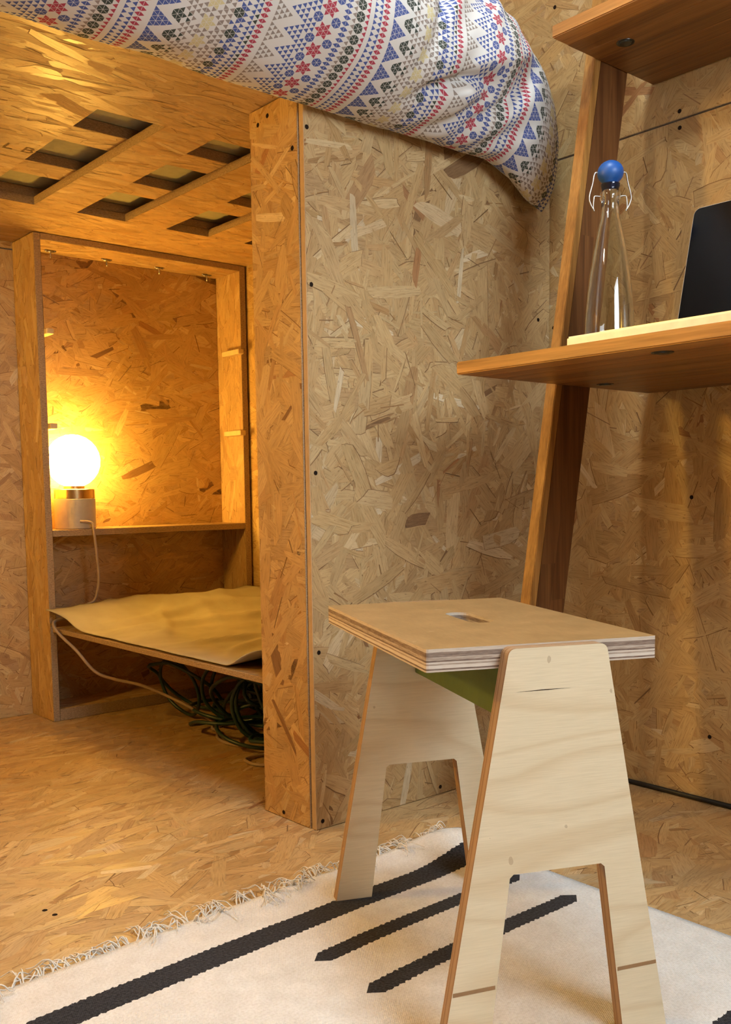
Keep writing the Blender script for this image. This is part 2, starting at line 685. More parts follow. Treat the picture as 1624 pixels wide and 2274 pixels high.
wr = D.objects.new('wall_right', None)
COL.objects.link(wr)
struct(wr)
panel('wall_panel', (XR, YF, 0.0), (XR + 0.02, YL, 1.3645), OSBW, wr, 0.001, st=ST_WALL, sides='lo')
panel('wall_panel', (XR, YF, 1.3675), (XR + 0.02, YL, HC), OSBW, wr, 0.001, st=ST_WALL, sides='lo')
for y, z in ((1.412, 1.003), (1.412, 1.693), (1.102, 1.382), (1.101, 1.35), (1.013, 0.136), (1.062, .62), (1.412, .40)):
    screw((XR, y, z), (-1, 0, 0), wr)
wl = D.objects.new('wall_left', None)
COL.objects.link(wl)
struct(wl)
panel('wall_panel', (XB, YL, 0.0), (XR + 0.02, YL + 0.02, 1.338), OSBW, wl, 0.001, st=ST_WALL, sides='lo')
panel('wall_panel', (XB, YL, 1.341), (XR + 0.02, YL + 0.02, HC), OSBW, wl, 0.001, st=ST_DIM, sides='lo')
wb = D.objects.new('wall_back', None)
COL.objects.link(wb)
struct(wb)
panel('wall_panel', (XB - 0.02, YF, 0), (XB, YL, HC), OSBW, wb, 0.001, st=ST_DIM, sides='hi')
wf = D.objects.new('wall_front', None)
COL.objects.link(wf)
struct(wf)
for lo, hi in (((XB, YF - 0.02, 0), (WX0, YF, HC)), ((WX1, YF - 0.02, 0), (XR + 0.02, YF, HC)),
               ((WX0, YF - 0.02, 0), (WX1, YF, WZ0)), ((WX0, YF - 0.02, WZ1), (WX1, YF, HC))):
    panel('wall_panel', lo, hi, OSBW, wf, 0.001, st=ST_DIM, sides='hi')
ce = D.objects.new('ceiling', None)
COL.objects.link(ce)
struct(ce)
for lo, hi in (((XB, YF, HC), (SKX0, YL + .02, HC + .02)), ((SKX1, YF, HC), (XR + .02, YL + .02, HC + .02)),
               ((SKX0, YF, HC), (SKX1, SKY0, HC + .02)), ((SKX0, SKY1, HC), (SKX1, YL + .02, HC + .02))):
    panel('ceiling_panel', lo, hi, OSBW, ce, 0.001, st=ST_DIM, sides='lo')
win = D.objects.new('window_1', None)
COL.objects.link(win)
struct(win)
WHITE = plain('white_window_paint', (.75, .75, .73), 0.4)
gl, t_, b_ = new_mat('window_glass')
b_.inputs['Transmission Weight'].default_value = 1.0
b_.inputs['Roughness'].default_value = 0.0
for lo, hi in (((WX0, YF - 0.03, WZ0), (WX0 + .05, YF + 0.02, WZ1)), ((WX1 - .05, YF - 0.03, WZ0), (WX1, YF + 0.02, WZ1)),
               ((WX0 + .05, YF - 0.03, WZ0), (WX1 - .05, YF + 0.02, WZ0 + .05)), ((WX0 + .05, YF - 0.03, WZ1 - .05), (WX1 - .05, YF + 0.02, WZ1)),
               ((.78, YF - 0.03, WZ0 + .05), (.82, YF + 0.02, WZ1 - .05))):
    panel('window_frame', lo, hi, WHITE, win, 0.003)
for x0, x1 in ((WX0 + .05, .78), (.82, WX1 - .05)):
    panel('window_pane', (x0, YF - 0.012, WZ0 + .05), (x1, YF - 0.006, WZ1 - .05), gl, win, 0)
sky = D.objects.new('window_2', None)
COL.objects.link(sky)
struct(sky)
for lo, hi in (((SKX0, SKY0, HC - .02), (SKX0 + .05, SKY1, HC + .03)), ((SKX1 - .05, SKY0, HC - .02), (SKX1, SKY1, HC + .03)),
               ((SKX0 + .05, SKY0, HC - .02), (SKX1 - .05, SKY0 + .05, HC + .03)), ((SKX0 + .05, SKY1 - .05, HC - .02), (SKX1 - .05, SKY1, HC + .03))):
    panel('window_frame', lo, hi, WHITE, sky, 0.003)
panel('window_pane', (SKX0 + .05, SKY0 + .05, HC + .006), (SKX1 - .05, SKY1 - .05, HC + .012), gl, sky, 0)

# ------------------------------------------------------------------ the bunk
PY, PX = 1.424, 1.093          # outer face of the partition, its free end
bunk = thing('bunk_bed', 'raised strand board bunk platform with square openings underneath and a boxed partition', 'bed', (PX, PY, 0))
xs = [-0.25, .857, 1.0, 1.110, 1.246, 1.366, 1.5, 1.62, 1.70, XR - .003]
ys = [1.43, 1.747, 2.402, YL - .003]
cells_plate('base_sheet', xs, ys, 1.36, 1.379, lambda i, j: j == 1 and i in (1, 3, 5, 7), OSBL, bunk)
for y0 in (1.655, 1.905, 2.155, 2.405):
    panel('slat', (-0.2, y0, 1.3795), (XR - 0.002, y0 + 0.089, 1.402), OSBL, bunk, 0.001, st=ST_LONG, sides='lo')
# boxed partition: face panel, end cap, hidden back panel
EDGE2 = plain('pale_cut_edge', (.46, .32, .18), 0.8, bump=(400, .5))
face = panel('face_panel', (PX, PY, 0.001), (XR - 0.001, PY + 0.014, 1.359), (M['osb'], EDGE2), bunk, 0.001, sides='lo')
cap = panel('end_cap', (PX - 0.002, PY + 0.0155, 0.001), (PX + 0.016, PY + 0.166, 1.359), OSB, bunk, 0.001, sides='lo', st=dict(ST_RAND, tint=(1.0, .95, .88)))
panel('inner_panel', (PX + 0.017, PY + 0.152, 0.001), (XR - 0.001, PY + 0.166, 1.359), OSB, bunk, 0.001, sides='hi')
for x, z in ((1.104, 1.016), (1.106, .676), (1.106, .341), (1.108, .016), (1.744, 1.018), (1.743, .678), (1.425, .016), (1.745, .34), (1.10, 1.29)):
    screw((x, PY, z), (0, -1, 0), bunk)
for y, z in ((1.53, 1.338), (1.561, 1.33), (1.526, .012), (1.455, 1.26)):
    screw((PX - 0.002, y, z), (-1, 0, 0), bunk)
INK = plain('stamp_ink', (.17, .10, .035), 0.8)
# the faint board stamp printed along the sheet
tx = D.curves.new('stamp', 'FONT')
tx.body = 'ULL B'
tx.size = 0.05
tx.extrude = 0.0
tob = D.objects.new('stamp', tx)
COL.objects.link(tob)
dg = bpy.context.evaluated_depsgraph_get()
tme = D.meshes.new_from_object(tob.evaluated_get(dg))
D.objects.remove(tob)
tme.materials.clear()
st = link('board_stamp', tme, INK, bunk)

MATT = plain('mattress_ticking', (.36, .34, .22), 0.9, bump=(900, 0.3))
bm = bmesh.new()
box_bm(bm, (-0.15, 1.475, 1.403), (1.70, YL - 0.02, 1.54))
bmesh.ops.bevel(bm, geom=bm.edges[:], offset=0.03, segments=4, affect='EDGES', profile=0.5)
mo = link('mattress', finish(bm, 'mattress'), MATT, None, True)
set_props(mo, 'pale olive mattress lying on the bunk, seen through the square openings', 'mattress')

# ------------------------------------------------------------------ alcove shelf unit
CY0 = 2.636
cab = thing('shelf_unit', 'shallow strand board shelf unit under the bunk with a glowing lamp on it', 'shelf unit', (1.091, CY0, 0))
panel('side_board', (1.091, CY0, 0.001), (1.110, YL - 0.002, 1.358), OSBL, cab, 0.001, st=ST_UP)
panel('side_board', (1.757, CY0, 0.001), (1.778, YL - 0.002, 1.358), OSBL, cab, 0.001, st=ST_UP)
panel('top_board', (1.1105, CY0, 1.341), (1.7565, YL - 0.002, 1.3585), OSBL, cab, 0.001, st=ST_LONG)
panel('shelf_board', (1.1105, CY0, .5265), (1.7565, YL - 0.018, .545), OSBL, cab, 0.001, st=ST_LONG)
panel('bottom_board', (1.1105, CY0, .001), (1.7565, YL - 0.018, .034), OSBL, cab, 0.001, st=ST_LONG)
panel('back_board', (1.1105, YL - 0.016, .001), (1.7565, YL - 0.002, 1.3405), OSB, cab, 0.001, sides='lo', st=dict(ST_RAND, angle=(.1, .6), tint=(.95, .88, .76), contrast=.6))
PEG = plain('pale_softwood', (.62, .47, .26), 0.6, bump=(300, 0.2))
for x0, x1, z in ((1.735, 1.7568, .826), (1.735, 1.7568, 1.081), (1.1102, 1.132, .826), (1.1102, 1.132, 1.085)):
    panel('shelf_peg', (x0, 2.620, z), (x1, 2.716, z + .016), PEG, cab, 0.002)
CHROME = plain('bright_steel', (.45, .43, .40), 0.3, 1.0)
for x in (1.18, 1.353, 1.528, 1.698):
    bm = bmesh.new()
    q = Vector((x, 2.735, 1.341))
    tube_bm(bm, [q, q + Vector((0, 0, -.022))], .0025, 8)
    tube_bm(bm, [q + Vector((-.012, 0, -.004)), q + Vector((.012, 0, -.004))], .003, 8)
    tube_bm(bm, [q + Vector((-.010, 0, -.004)), q + Vector((-.016, 0, -.001))], .003, 8)
    tube_bm(bm, [q + Vector((.010, 0, -.004)), q + Vector((.016, 0, -.001))], .003, 8)
    link('wing_nut', finish(bm, 'wing_nut'), CHROME, cab, True)


# globe lamps
def glow(name, col, e):
    m, t, b = new_mat(name)
    b.inputs['Base Color'].default_value = (.9, .85, .75, 1)
    t.set(b.inputs['Emission Color'], (*col, 1))
    b.inputs['Emission Strength'].default_value = e
    return m


LBASE = plain('lamp_base_lacquer', (.38, .35, .30), 0.4)
LBAND = plain('lamp_brass_band', (.62, .45, .22), 0.22, 1.0)


def globe_lamp(name, loc, label, e):
    L = thing(name, label, 'lamp', loc)
    z = loc[2]
    R0 = .0585
    lathe('lamp_base', [(0, 0.0005), (R0 - .002, .0005), (R0, .0025), (R0, .086), (R0 - .0015, .0875), (0, .0875)], loc, LBASE, L, 48)
    lathe('lamp_band', [(0, .0875), (R0 - .0005, .0875), (R0 - .0005, .1135), (R0 - .002, .115), (0, .115)], loc, LBAND, L, 48)
    lathe('lamp_collar', [(0, .115), (.030, .115), (.030, .124), (0, .124)], loc, LBAND, L, 32)
    prof = [(.024, .122)]
    for k in range(1, 13):
        a = -math.pi / 2 + math.pi * k / 12 * 0.97 + 0.09
        prof.append((max(0.0, .077 * math.cos(a)) if k < 12 else 0.0, .196 + .077 * math.sin(a)))
    lathe('glass_globe', prof, loc, glow(name + '_light', WARM, e), L, 24)
    return L


lamp = globe_lamp('globe_lamp', (1.2075, 2.700, .545), 'lit globe lamp with a beige drum base on the alcove shelf', LAMP_E)
CORD = plain('grey_beige_cord', (.33, .24, .17), 0.5)
cord = tube('power_cord', [(1.2075 - .012, 2.700 - .0575, .567), (1.226, 2.632, .562), (1.229, 2.6245, .53), (1.233, 2.622, .47), (1.240, 2.63, .40), (1.236, 2.65, .34),
                           (1.21, 2.655, .325)], .0038, CORD, lamp)
cord2 = tube('power_cord', [(1.13, 2.615, .298), (1.095, 2.610, .292), (1.083, 2.590, .280), (1.088, 2.558, .257), (1.10, 2.486, .222), (1.13, 2.444, .168), (1.17, 2.42, .145), (1.23, 2.382, .125),
                            (1.28, 2.35, .098), (1.33, 2.293, .063), (1.375, 2.252, .024), (1.40, 2.248, .006), (1.385, 2.262, .006), (1.365, 2.23, .006), (1.352, 2.19, .012), (1.335, 2.16, .005),
                            (1.317, 2.116, .005), (1.318, 2.053, .005), (1.353, 1.99, .005), (1.39, 1.94, .005), (1.36, 1.92, .005), (1.29, 1.925, .006), (1.257, 1.911, .006), (1.26, 1.856, .005), (1.32, 1.82, .005)],
             .0043, CORD, lamp)

# plank across the alcove with the cloth lying on it
plank = panel('plank_shelf', (1.098, PY + .168, .258), (XR - .004, CY0 - .002, .2715), OSB, None, 0.001, st=ST_DIM)
set_props(plank, 'low strand board plank spanning the alcove beneath the burlap cloth', 'shelf')


def cloth_material():
    m, t, b = new_mat('burlap')
    co = t.uv()
    x, y, z = t.sep(co)
    wx = t.m('SINE', t.m('MULTIPLY', x, 2600.0))
    wy = t.m('SINE', t.m('MULTIPLY', y, 2600.0))
    wv = t.m('MULTIPLY', wx, wy)
    n = t.noise(co, 12.0, 3.0)
    c = t.ramp(n, [(0.3, (.36, .325, .23)), (0.7, (.46, .42, .31))])
    c = t.mix(0.25, c, t.ramp(wv, [(0.0, (.28, .22, .14)), (1.0, (.60, .51, .37))]))
    t.set(b.inputs['Base Color'], c)
    b.inputs['Roughness'].default_value = 0.95
    t.set(b.inputs['Normal'], t.bump(wv, 0.3, 0.0006))
    return m


BURLAP = cloth_material()
bm = bmesh.new()
NU, NV = 60, 90
grid = []


def sstep(a, b, x):
    t = min(1, max(0, (x - a) / (b - a)))
    return t * t * (3 - 2 * t)


for j in range(NV + 1):
    row = []
    for i in range(NU + 1):
        u, v = i / NU, j / NV
        x = 1.1 + .655 * u
        y = 1.600 + v * (2.632 - 1.600)
        z = .2765
        lift = sstep(.80, 1.0, v)
        z += lift * (.040 + .006 * (1 - u))
        z += .016 * sstep(.5, 1.0, u) * (0.5 + 0.5 * math.sin(v * 9 + 1))
        z += .012 * sstep(.2, .6, u) * sstep(.35, .75, v) * (1 - u * .5)
        z += .009 * (noise.noise(Vector((x * 6, y * 6, 1.3))) + 0.35) * sstep(0, .2, u)
        cr = noise.noise(Vector((x * 2.2 + y * 1.5, y * 4, 8.1)))
        z += .013 * max(0, 1 - abs(cr) * 6) * sstep(.05, .2, u)
        cr2 = noise.noise(Vector((x * 5 - y * 3.0, x * 3 + y * 2, 4.4)))
        z += .007 * max(0, 1 - abs(cr2) * 6) * sstep(.05, .2, u)
        # front hem wavers and curls at the far corner
        xo = .004 * noise.noise(Vector((y * 9, 2.1, 0))) + .010 * sstep(.88, 1.0, v) * (1 - u)
        if v < .14:
            k = sstep(.14, .03, v) * sstep(.22, 0, u)
            z += .042 * k
            xo += -.035 * k * sstep(.10, 0, v)
        x -= xo * (1 - u)
        x -= .012 * (1 - u) * sstep(.9, 1., v)
        row.append(bm.verts.new((x, y, z)))
    grid.append(row)
for j in range(NV):
    for i in range(NU):
        bm.faces.new((grid[j][i], grid[j][i + 1], grid[j + 1][i + 1], grid[j + 1][i]))
cl = link('burlap_cloth', finish(bm, 'burlap_cloth'), BURLAP, None, True)
add_uv(cl.data)
md = cl.modifiers.new('thick', 'SOLIDIFY')
md.thickness = 0.0022
md.offset = 1
set_props(cl, 'creased beige burlap cloth spread over the alcove plank', 'cloth')

# tangle of dark green hose
HOSE = plain('dark_green_hose', (.012, .035, .024), 0.38)
rs = random.Random(5)
pts = []
cx, cy = 1.28, 2.33
for k in range(260):
    a = k * 0.72
    loop = k // 9
    if k % 9 == 0:
        cx, cy = rs.uniform(1.36, 1.55), rs.uniform(1.80, 2.42)
        ax = rs.uniform(0, 3.14)
        tilt = rs.choice((0.2, 0.8, 1.1, 1.3, 1.45))
        rad = rs.uniform(.085, .125)
    ex = Vector((math.cos(ax), math.sin(ax), 0))
    ey = Vector((-math.sin(ax) * math.cos(tilt), math.cos(ax) * math.cos(tilt), math.sin(tilt)))
    p = Vector((cx, cy, 0)) + ex * rad * math.cos(a) + ey * rad * math.sin(a)
    p.z += rad * math.sin(tilt) + .007 + rs.uniform(0, .01)
    p.x = min(max(p.x, 1.24), 1.74)
    p.y = min(max(p.y, 1.62), 2.52)
    p.z = min(p.z, .245)
    pts.append(p)
bm = bmesh.new()
tube_bm(bm, smooth_path(pts, 5), .0052, 7)
ho = link('garden_hose', finish(bm, 'garden_hose'), HOSE, None, True)
set_props(ho, 'tangled dark green hose heaped on the floor under the plank', 'hose')

# ------------------------------------------------------------------ duvet
YELLOW, GREY, BLUE, RED, GREEN, WHT = (.56, .49, .28), (.27, .225, .20), (.075, .105, .29), (.38, .055, .085), (.055, .065, .055), (.61, .595, .58)


def hexd(x, y, cx, cy, r):
    return (x - cx) ** 2 + (y - cy) ** 2 < r * r


def pattern(col, yy, right):
    """colour of one lattice triangle: col 0..47, yy centroid height in triangle sides (period 4), right = points to +u.
    Lattice corners lie at whole heights on even column lines and at half heights on odd ones."""
    h = 0.866
    c = col
    x = (c + (0.3333 if right else 0.6667)) * h
    y = yy % 4.0

    def near(i, y0, r, per=4.0):
        d = abs(y - y0) % per
        d = min(d, per - d)
        return math.hypot(x - i * h, d) < r

    def off(y0):
        d = abs(y - y0) % 4.0
        return min(d, 4.0 - d)
    odd = int(yy * 2) % 4
    if c in (0, 1):
        return RED if right == (c == 1) else None
    if c == 2:
        return None
    if 3 <= c <= 6 and off(2.5) < 2 * (1 - (x / h - 3) / 4):
        return BLUE
    if near(7, .5, .7) or (near(7, .5, 1.25) and c > 6):
        return GREEN
    if 7 <= c <= 11:
        t = (x / h - 8) / 4
        if t > 0 and off(2.5) < 1.6 * t + .35:
            return GREY if not right else None
        return GREEN if (c == 9 and right and off(.5) < 1.1) else (GREY if c in (10, 11) and right else None)
    if 12 <= c <= 15:
        if near(13, .5, 1.25):
            return YELLOW
        if off(2.5) < 1.2:
            return GREY if right == (c < 14) else None
        return GREY if c == 15 and right else None
    if near(18, 0, .7):
        return GREEN
    if near(18, 2, .7):
        return BLUE if right else None
    if 16 <= c <= 18:
        return (GREY if c == 16 else BLUE) if not right and c != 17 else None
    if 19 <= c <= 20:
        return BLUE if right == (c == 19) else None
    if c == 21:
        return GREEN if not right and off(0) < 1.1 else (BLUE if not right else None)
    if c in (22, 23):
        return RED if right == (c == 23) else None
    if c == 24:
        return None
    if 25 <= c <= 28 and off(2.5) < 2 * (1 - (x / h - 25) / 4):
        return GREY if right else None
    if 28 <= c <= 31 and off(0) < 2 * (x / h - 28) / 4:
        return BLUE if not right else None
    if near(36, 2, 1.25):
        return RED
    if near(34, 0, .75) or near(38, 0, .75):
        return BLUE
    if c in (32, 33):
        return BLUE if not right and off(2) < 1.1 else None
    if c in (39, 40):
        return BLUE if right == (c == 40) else None
    if c == 41:
        return GREY if not right else None
    if near(43, .5, .72, 2.0):
        return GREEN
    if c == 44:
        return RED if not right else None
    if c in (46, 47):
        return BLUE if right == (c == 46) else None
    return None


def duvet_material():
    m, t, b = new_mat('printed_cotton')
    at = t.n('ShaderNodeAttribute', attribute_name='print')
    uvn = t.n('ShaderNodeUVMap', uv_map='tri')
    x, y, _ = t.sep(uvn.outputs[0])
    z = t.m('SUBTRACT', t.m('SUBTRACT', 1.0, x), y)
    e = t.m('MINIMUM', t.m('MINIMUM', x, y), z)
    gap = t.m('LESS_THAN', e, 0.035)
    c = t.mix(gap, at.outputs['Color'], (*WHT, 1))
    t.set(b.inputs['Base Color'], c)
    b.inputs['Roughness'].default_value = 0.85
    b.inputs['Specular IOR Level'].default_value = 0.15
    return m


# cross-sections of the hanging duvet at stations along the bunk: (y, z) from the tucked hem outwards and over the top
ST = [
    (-.30, [(1.425, 1.345), (1.405, 1.318), (1.33, 1.330), (1.258, 1.388), (1.235, 1.475), (1.265, 1.58), (1.39, 1.67), (1.65, 1.70), (2.0, 1.70)]),
    (1.05, [(1.425, 1.345), (1.405, 1.318), (1.33, 1.330), (1.258, 1.388), (1.235, 1.475), (1.265, 1.58), (1.39, 1.67), (1.65, 1.70), (2.0, 1.70)]),
    (1.25, [(1.425, 1.345), (1.400, 1.317), (1.33, 1.326), (1.260, 1.38), (1.238, 1.465), (1.268, 1.57), (1.38, 1.65), (1.65, 1.69), (2.0, 1.70)]),
    (1.42, [(1.425, 1.345), (1.395, 1.315), (1.335, 1.318), (1.275, 1.365), (1.255, 1.445), (1.278, 1.535), (1.36, 1.605), (1.62, 1.66), (2.0, 1.69)]),
    (1.54, [(1.422, 1.345), (1.390, 1.312), (1.343, 1.312), (1.293, 1.357), (1.272, 1.433), (1.288, 1.518), (1.36, 1.585), (1.60, 1.65), (2.0, 1.68)]),
    (1.61, [(1.420, 1.325), (1.385, 1.285), (1.355, 1.280), (1.315, 1.325), (1.295, 1.40), (1.305, 1.485), (1.37, 1.55), (1.60, 1.63), (2.0, 1.66)]),
    (1.66, [(1.420, 1.305), (1.390, 1.255), (1.365, 1.250), (1.328, 1.295), (1.312, 1.365), (1.32, 1.445), (1.38, 1.51), (1.60, 1.60), (2.0, 1.64)]),
    (1.71, [(1.415, 1.29), (1.395, 1.242), (1.38, 1.238), (1.350, 1.28), (1.338, 1.34), (1.346, 1.405), (1.39, 1.46), (1.60, 1.56), (2.0, 1.62)]),
    (1.750, [(1.415, 1.30), (1.408, 1.275), (1.40, 1.275), (1.385, 1.30), (1.380, 1.34), (1.385, 1.385), (1.405, 1.42), (1.60, 1.53), (2.0, 1.60)]),
]


def catmull(P, t):
    n = len(P) - 1
    i = min(int(t), n - 1)
    f = t - i
    p0, p1, p2, p3 = P[max(i - 1, 0)], P[i], P[i + 1], P[min(i + 2, n)]
    return [0.5 * ((2 * b) + (c - a) * f + (2 * a - 5 * b + 4 * c - d) * f * f + (3 * b - a - 3 * c + d) * f ** 3) for a, b, c, d in zip(p0, p1, p2, p3)]


def duvet_profile(x):
    k = 0
    while k < len(ST) - 2 and x > ST[k + 1][0]:
        k += 1
    f = (x - ST[k][0]) / (ST[k + 1][0] - ST[k][0])
    f = max(0.0, min(1.0, f))
    q = [((1 - f) * a[0] + f * b[0], (1 - f) * a[1] + f * b[1]) for a, b in zip(ST[k][1], ST[k + 1][1])]
    pts = [catmull(q, i * (len(q) - 1) / 80) for i in range(81)]
    L = [0]
    for a, b in zip(pts[:-1], pts[1:]):
        L.append(L[-1] + math.hypot(a[0] - b[0], a[1] - b[1]))
    return pts, L


A = 0.0086
HW = 0.0085
U0, U1 = 0.15, 1.75
NC = int((U1 - U0) / HW)
HW = (U1 - U0) / NC
NRW = 100
verts, faces, cols = [], [], []
PH = 30


def duvet_point(u, v):
    x = u
    pts, L = DP
    s = min(max(v, 0), L[-1])
    k = 0
    while k < 79 and L[k + 1] < s:
        k += 1
    f = (s - L[k]) / max(1e-9, L[k + 1] - L[k])
    y = pts[k][0] * (1 - f) + pts[k + 1][0] * f
    z = pts[k][1] * (1 - f) + pts[k + 1][1] * f
    tx_, tz_ = pts[k + 1][0] - pts[k][0], pts[k + 1][1] - pts[k][1]
    l = math.hypot(tx_, tz_) or 1
    ny, nz = -tz_ / l, tx_ / l
    w = sstep(0.02, .10, s) * sstep(.72, .5, s)
    # slack folds: long soft waves plus diagonal creases toward the drooping corner
    d = .010 * noise.noise(Vector((x * 5, s * 3.5, 7))) + .005 * noise.noise(Vector((x * 15, s * 9, 3)))
    g = sstep(1.18, 1.34, x) * sstep(1.60, 1.50, x)
    q = noise.noise(Vector(((x * 0.8 - s * 0.9) * 9, (x + s) * 2.0, 5)))
    d += -.034 * g * max(0, 1 - abs(q) * 4.0) * sstep(.05, .2, s)
    d += .012 * g * noise.noise(Vector(((x - s * .7) * 18, s * 5, 9)))
    hem = .006 * noise.noise(Vector((x * 7, 0, 11))) * sstep(.14, 0.0, s)
    return (x, y + ny * d * w, z + nz * d * w + hem)


DPC = {}
for i in range(NC + 1):
    u = U0 + i * HW
    DP = duvet_profile(u)
    for j in range(NRW + 1):
        verts.append(duvet_point(u, (j + (0.5 if i % 2 else 0.0)) * A))
vid = lambda i, j: i * (NRW + 1) + j
tri = []
for i in range(NC):
    c = (i + PH) % 48
    for j in range(NRW):
        if i % 2 == 0:
            quads = (((vid(i, j), vid(i + 1, j), vid(i, j + 1)), True, j + .5), ((vid(i + 1, j), vid(i + 1, j + 1), vid(i, j + 1)), False, j + 1.0))
        else:
            quads = (((vid(i, j), vid(i + 1, j), vid(i + 1, j + 1)), False, j + .5), ((vid(i, j), vid(i + 1, j + 1), vid(i, j + 1)), True, j + 1.0))
        for f, right, yy in quads:
            faces.append(f)
            cols.append(pattern(c, yy, right) or WHT)
me = D.meshes.new('duvet')
me.from_pydata(verts, [], faces)
at = me.color_attributes.new('print', 'FLOAT_COLOR', 'CORNER')
ul = me.uv_layers.new(name='tri')
for p in me.polygons:
    p.use_smooth = True
    for k, li in enumerate(p.loop_indices):
        at.data[li].color = (*cols[p.index], 1)
        ul.data[li].uv = ((0, 0), (1, 0), (0, 1))[k]
dv = link('duvet', me, duvet_material(), None)
md = dv.modifiers.new('thick', 'SOLIDIFY')
md.thickness = 0.006
md.offset = -1
set_props(dv, 'plump white duvet printed with blue, red and green triangle stripes hanging over the bunk edge', 'duvet')

# ------------------------------------------------------------------ leaning ladder desk
desk = thing('ladder_desk', 'leaning hardwood ladder desk with a deep desktop and a shallow upper shelf', 'desk', (1.32, 1.16, 0))
YD, YE = 1.16, 0.24
DK = 0.184


def leg_x(z):
    return 1.321 + DK * z


def leg_piece(name, f0, f1, z0, z1, y0, y1, mat, parent):
    """a stave of the leaning upright between depth fractions f0..f1 and heights z0..z1"""
    dpt = .104
    bm = bmesh.new()
    vs = []
    for (z, ) in ((z0,), (z1,)):
        for f in (f0, f1):
            for y in (y0, y1):
                vs.append(bm.verts.new((leg_x(z) + f * dpt, y, z)))
    for f in ((0, 1, 3, 2), (4, 6, 7, 5), (0, 4, 5, 1), (2, 3, 7, 6), (0, 2, 6, 4), (1, 5, 7, 3)):
        bm.faces.new([vs[i] for i in f])
    if f0 == 0:
        bmesh.ops.bevel(bm, geom=bm.edges[:], offset=0.0012, segments=2, affect='EDGES')
    return link(name, finish(bm, name), mat, parent)


for y0, y1 in ((YD + .0005, YD + .0245), (YE - .0245, YE - .0005)):
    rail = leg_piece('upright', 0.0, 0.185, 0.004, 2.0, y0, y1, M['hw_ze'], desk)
    for zs, f0, f1 in (([.004, .50, 1.12, 2.0], .185, .585), ([.004, .43, .95, 1.6, 2.0], .585, 1.0)):
        for a, b in zip(zs[:-1], zs[1:]):
            leg_piece('upright_stave', f0, f1, a, b, y0, y1, M['hw_z'], rail)


def shelf_top(x0, x1, z0, z1, n, nm):
    wd = (x1 - x0) / n
    for k in range(n):
        bm = bmesh.new()
        lo, hi = (x0 + k * wd, YE + .0005, z0), (x0 + (k + 1) * wd - .0003, YD - .0005, z1)
        box_bm(bm, lo, hi)
        bmesh.ops.bevel(bm, geom=bm.edges[:], offset=0.0009 if k else 0.002, segments=1 if k else 2, affect='EDGES')
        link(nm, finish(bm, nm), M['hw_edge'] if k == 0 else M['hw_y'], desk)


shelf_top(1.205, 1.775, .835, .856, 11, 'desktop_stave')
shelf_top(1.457, 1.780, 1.4485, 1.4705, 7, 'shelf_stave')
HOLE = plain('dark_plug', (.02, .022, .015), 0.3)


def plug(x, y, z):
    return lathe('bolt_plug', [(0, -.0030), (.010, -.0025), (.012, -.0002), (.016, -.0012), (.0165, .0005), (0, .0005)], (x, y, z), HOLE, desk, 20)


plug(1.575, 1.085, 1.4485)
plug(1.26, .80, .835)
plug(1.55, 1.105, .835)
panel('back_lip', (1.768, YE + .001, 1.4708), (1.7795, YD - .001, 1.54), M['hw_y'], desk, 0.001)

# things on the desk
CREAM = plain('cream_lacquer', (.86, .76, .54), 0.35)
bm = bmesh.new()
box_bm(bm, (1.237, .30, .8565), (1.74, .955, .8745))
bmesh.ops.bevel(bm, geom=bm.edges[:], offset=0.003, segments=2, affect='EDGES')
tr = link('cream_board', finish(bm, 'cream_board'), CREAM, None)
set_props(tr, 'cream coloured flat board lying on the desktop under the laptop', 'board')

bx, by, bz = 1.469, 1.040, .8563
bottle = thing('swing_top_bottle', 'clear glass swing-top bottle with a blue stopper on the desk', 'bottle', (bx, by, bz))
gm, gt, gb = new_mat('clear_glass')
gb.inputs['Base Color'].default_value = (.97, .985, .98, 1)
gb.inputs['Transmission Weight'].default_value = 1.0
gb.inputs['Roughness'].default_value = 0.01
gb.inputs['IOR'].default_value = 1.48
BS = 1.07
prof_o = [(0, 0), (.036, 0), (.0395, .003), (.0405, .010), (.0405, .055), (.0395, .085), (.0370, .120), (.0330, .155), (.0270, .195), (.0205, .232), (.0165, .255), (.0150, .268),
          (.0150, .282), (.0175, .286), (.0175, .296), (.0150, .299), (.0150, .304), (.0165, .306), (.0165, .311), (.012, .312)]
prof_i = [(.010, .308), (.0120, .255), (.0165, .232), (.0230, .195), (.0290, .155), (.0335, .120), (.0365, .085), (.0375, .055), (.0375, .030), (.034, .024), (.015, .030), (0, .032)]
lathe('bottle_body', [(r_ * (BS if z_ < .25 else 1), z_) for r_, z_ in prof_o + prof_i], (bx, by, bz), gm, bottle, 48)
BLUEP = plain('blue_rubber', (.012, .085, .34), 0.42)
sp = [(.0105, .300), (.0125, .3125)]
for k in range(1, 15):
    a = -0.95 + (math.pi / 2 + 0.95) * k / 14
    sp.append((.0225 * math.cos(a) if k < 14 else 0, .3305 + .0205 * math.sin(a)))
lathe('stopper', [(0, .299)] + sp, (bx, by, bz), BLUEP, bottle, 32)
vx, vy = rt.x, rt.y          # the bail lies across the line of sight
vl = math.hypot(vx, vy)
vx, vy = vx / vl, vy / vl
for s in (-1, 1):
    P = lambda d, z: (bx + s * vx * d, by + s * vy * d, bz + z)
    tube('bail_wire', [P(.019, .330), P(.027, .330), P(.031, .312), P(.0365, .290), P(.034, .278), P(.0285, .268)], .0013, CHROME, bottle, 6, 5)
    tube('bail_wire', [P(.0155, .2905), P(.026, .2915), P(.0285, .287), P(.0295, .272), P(.0275, .266)], .0012, CHROME, bottle, 6, 5)

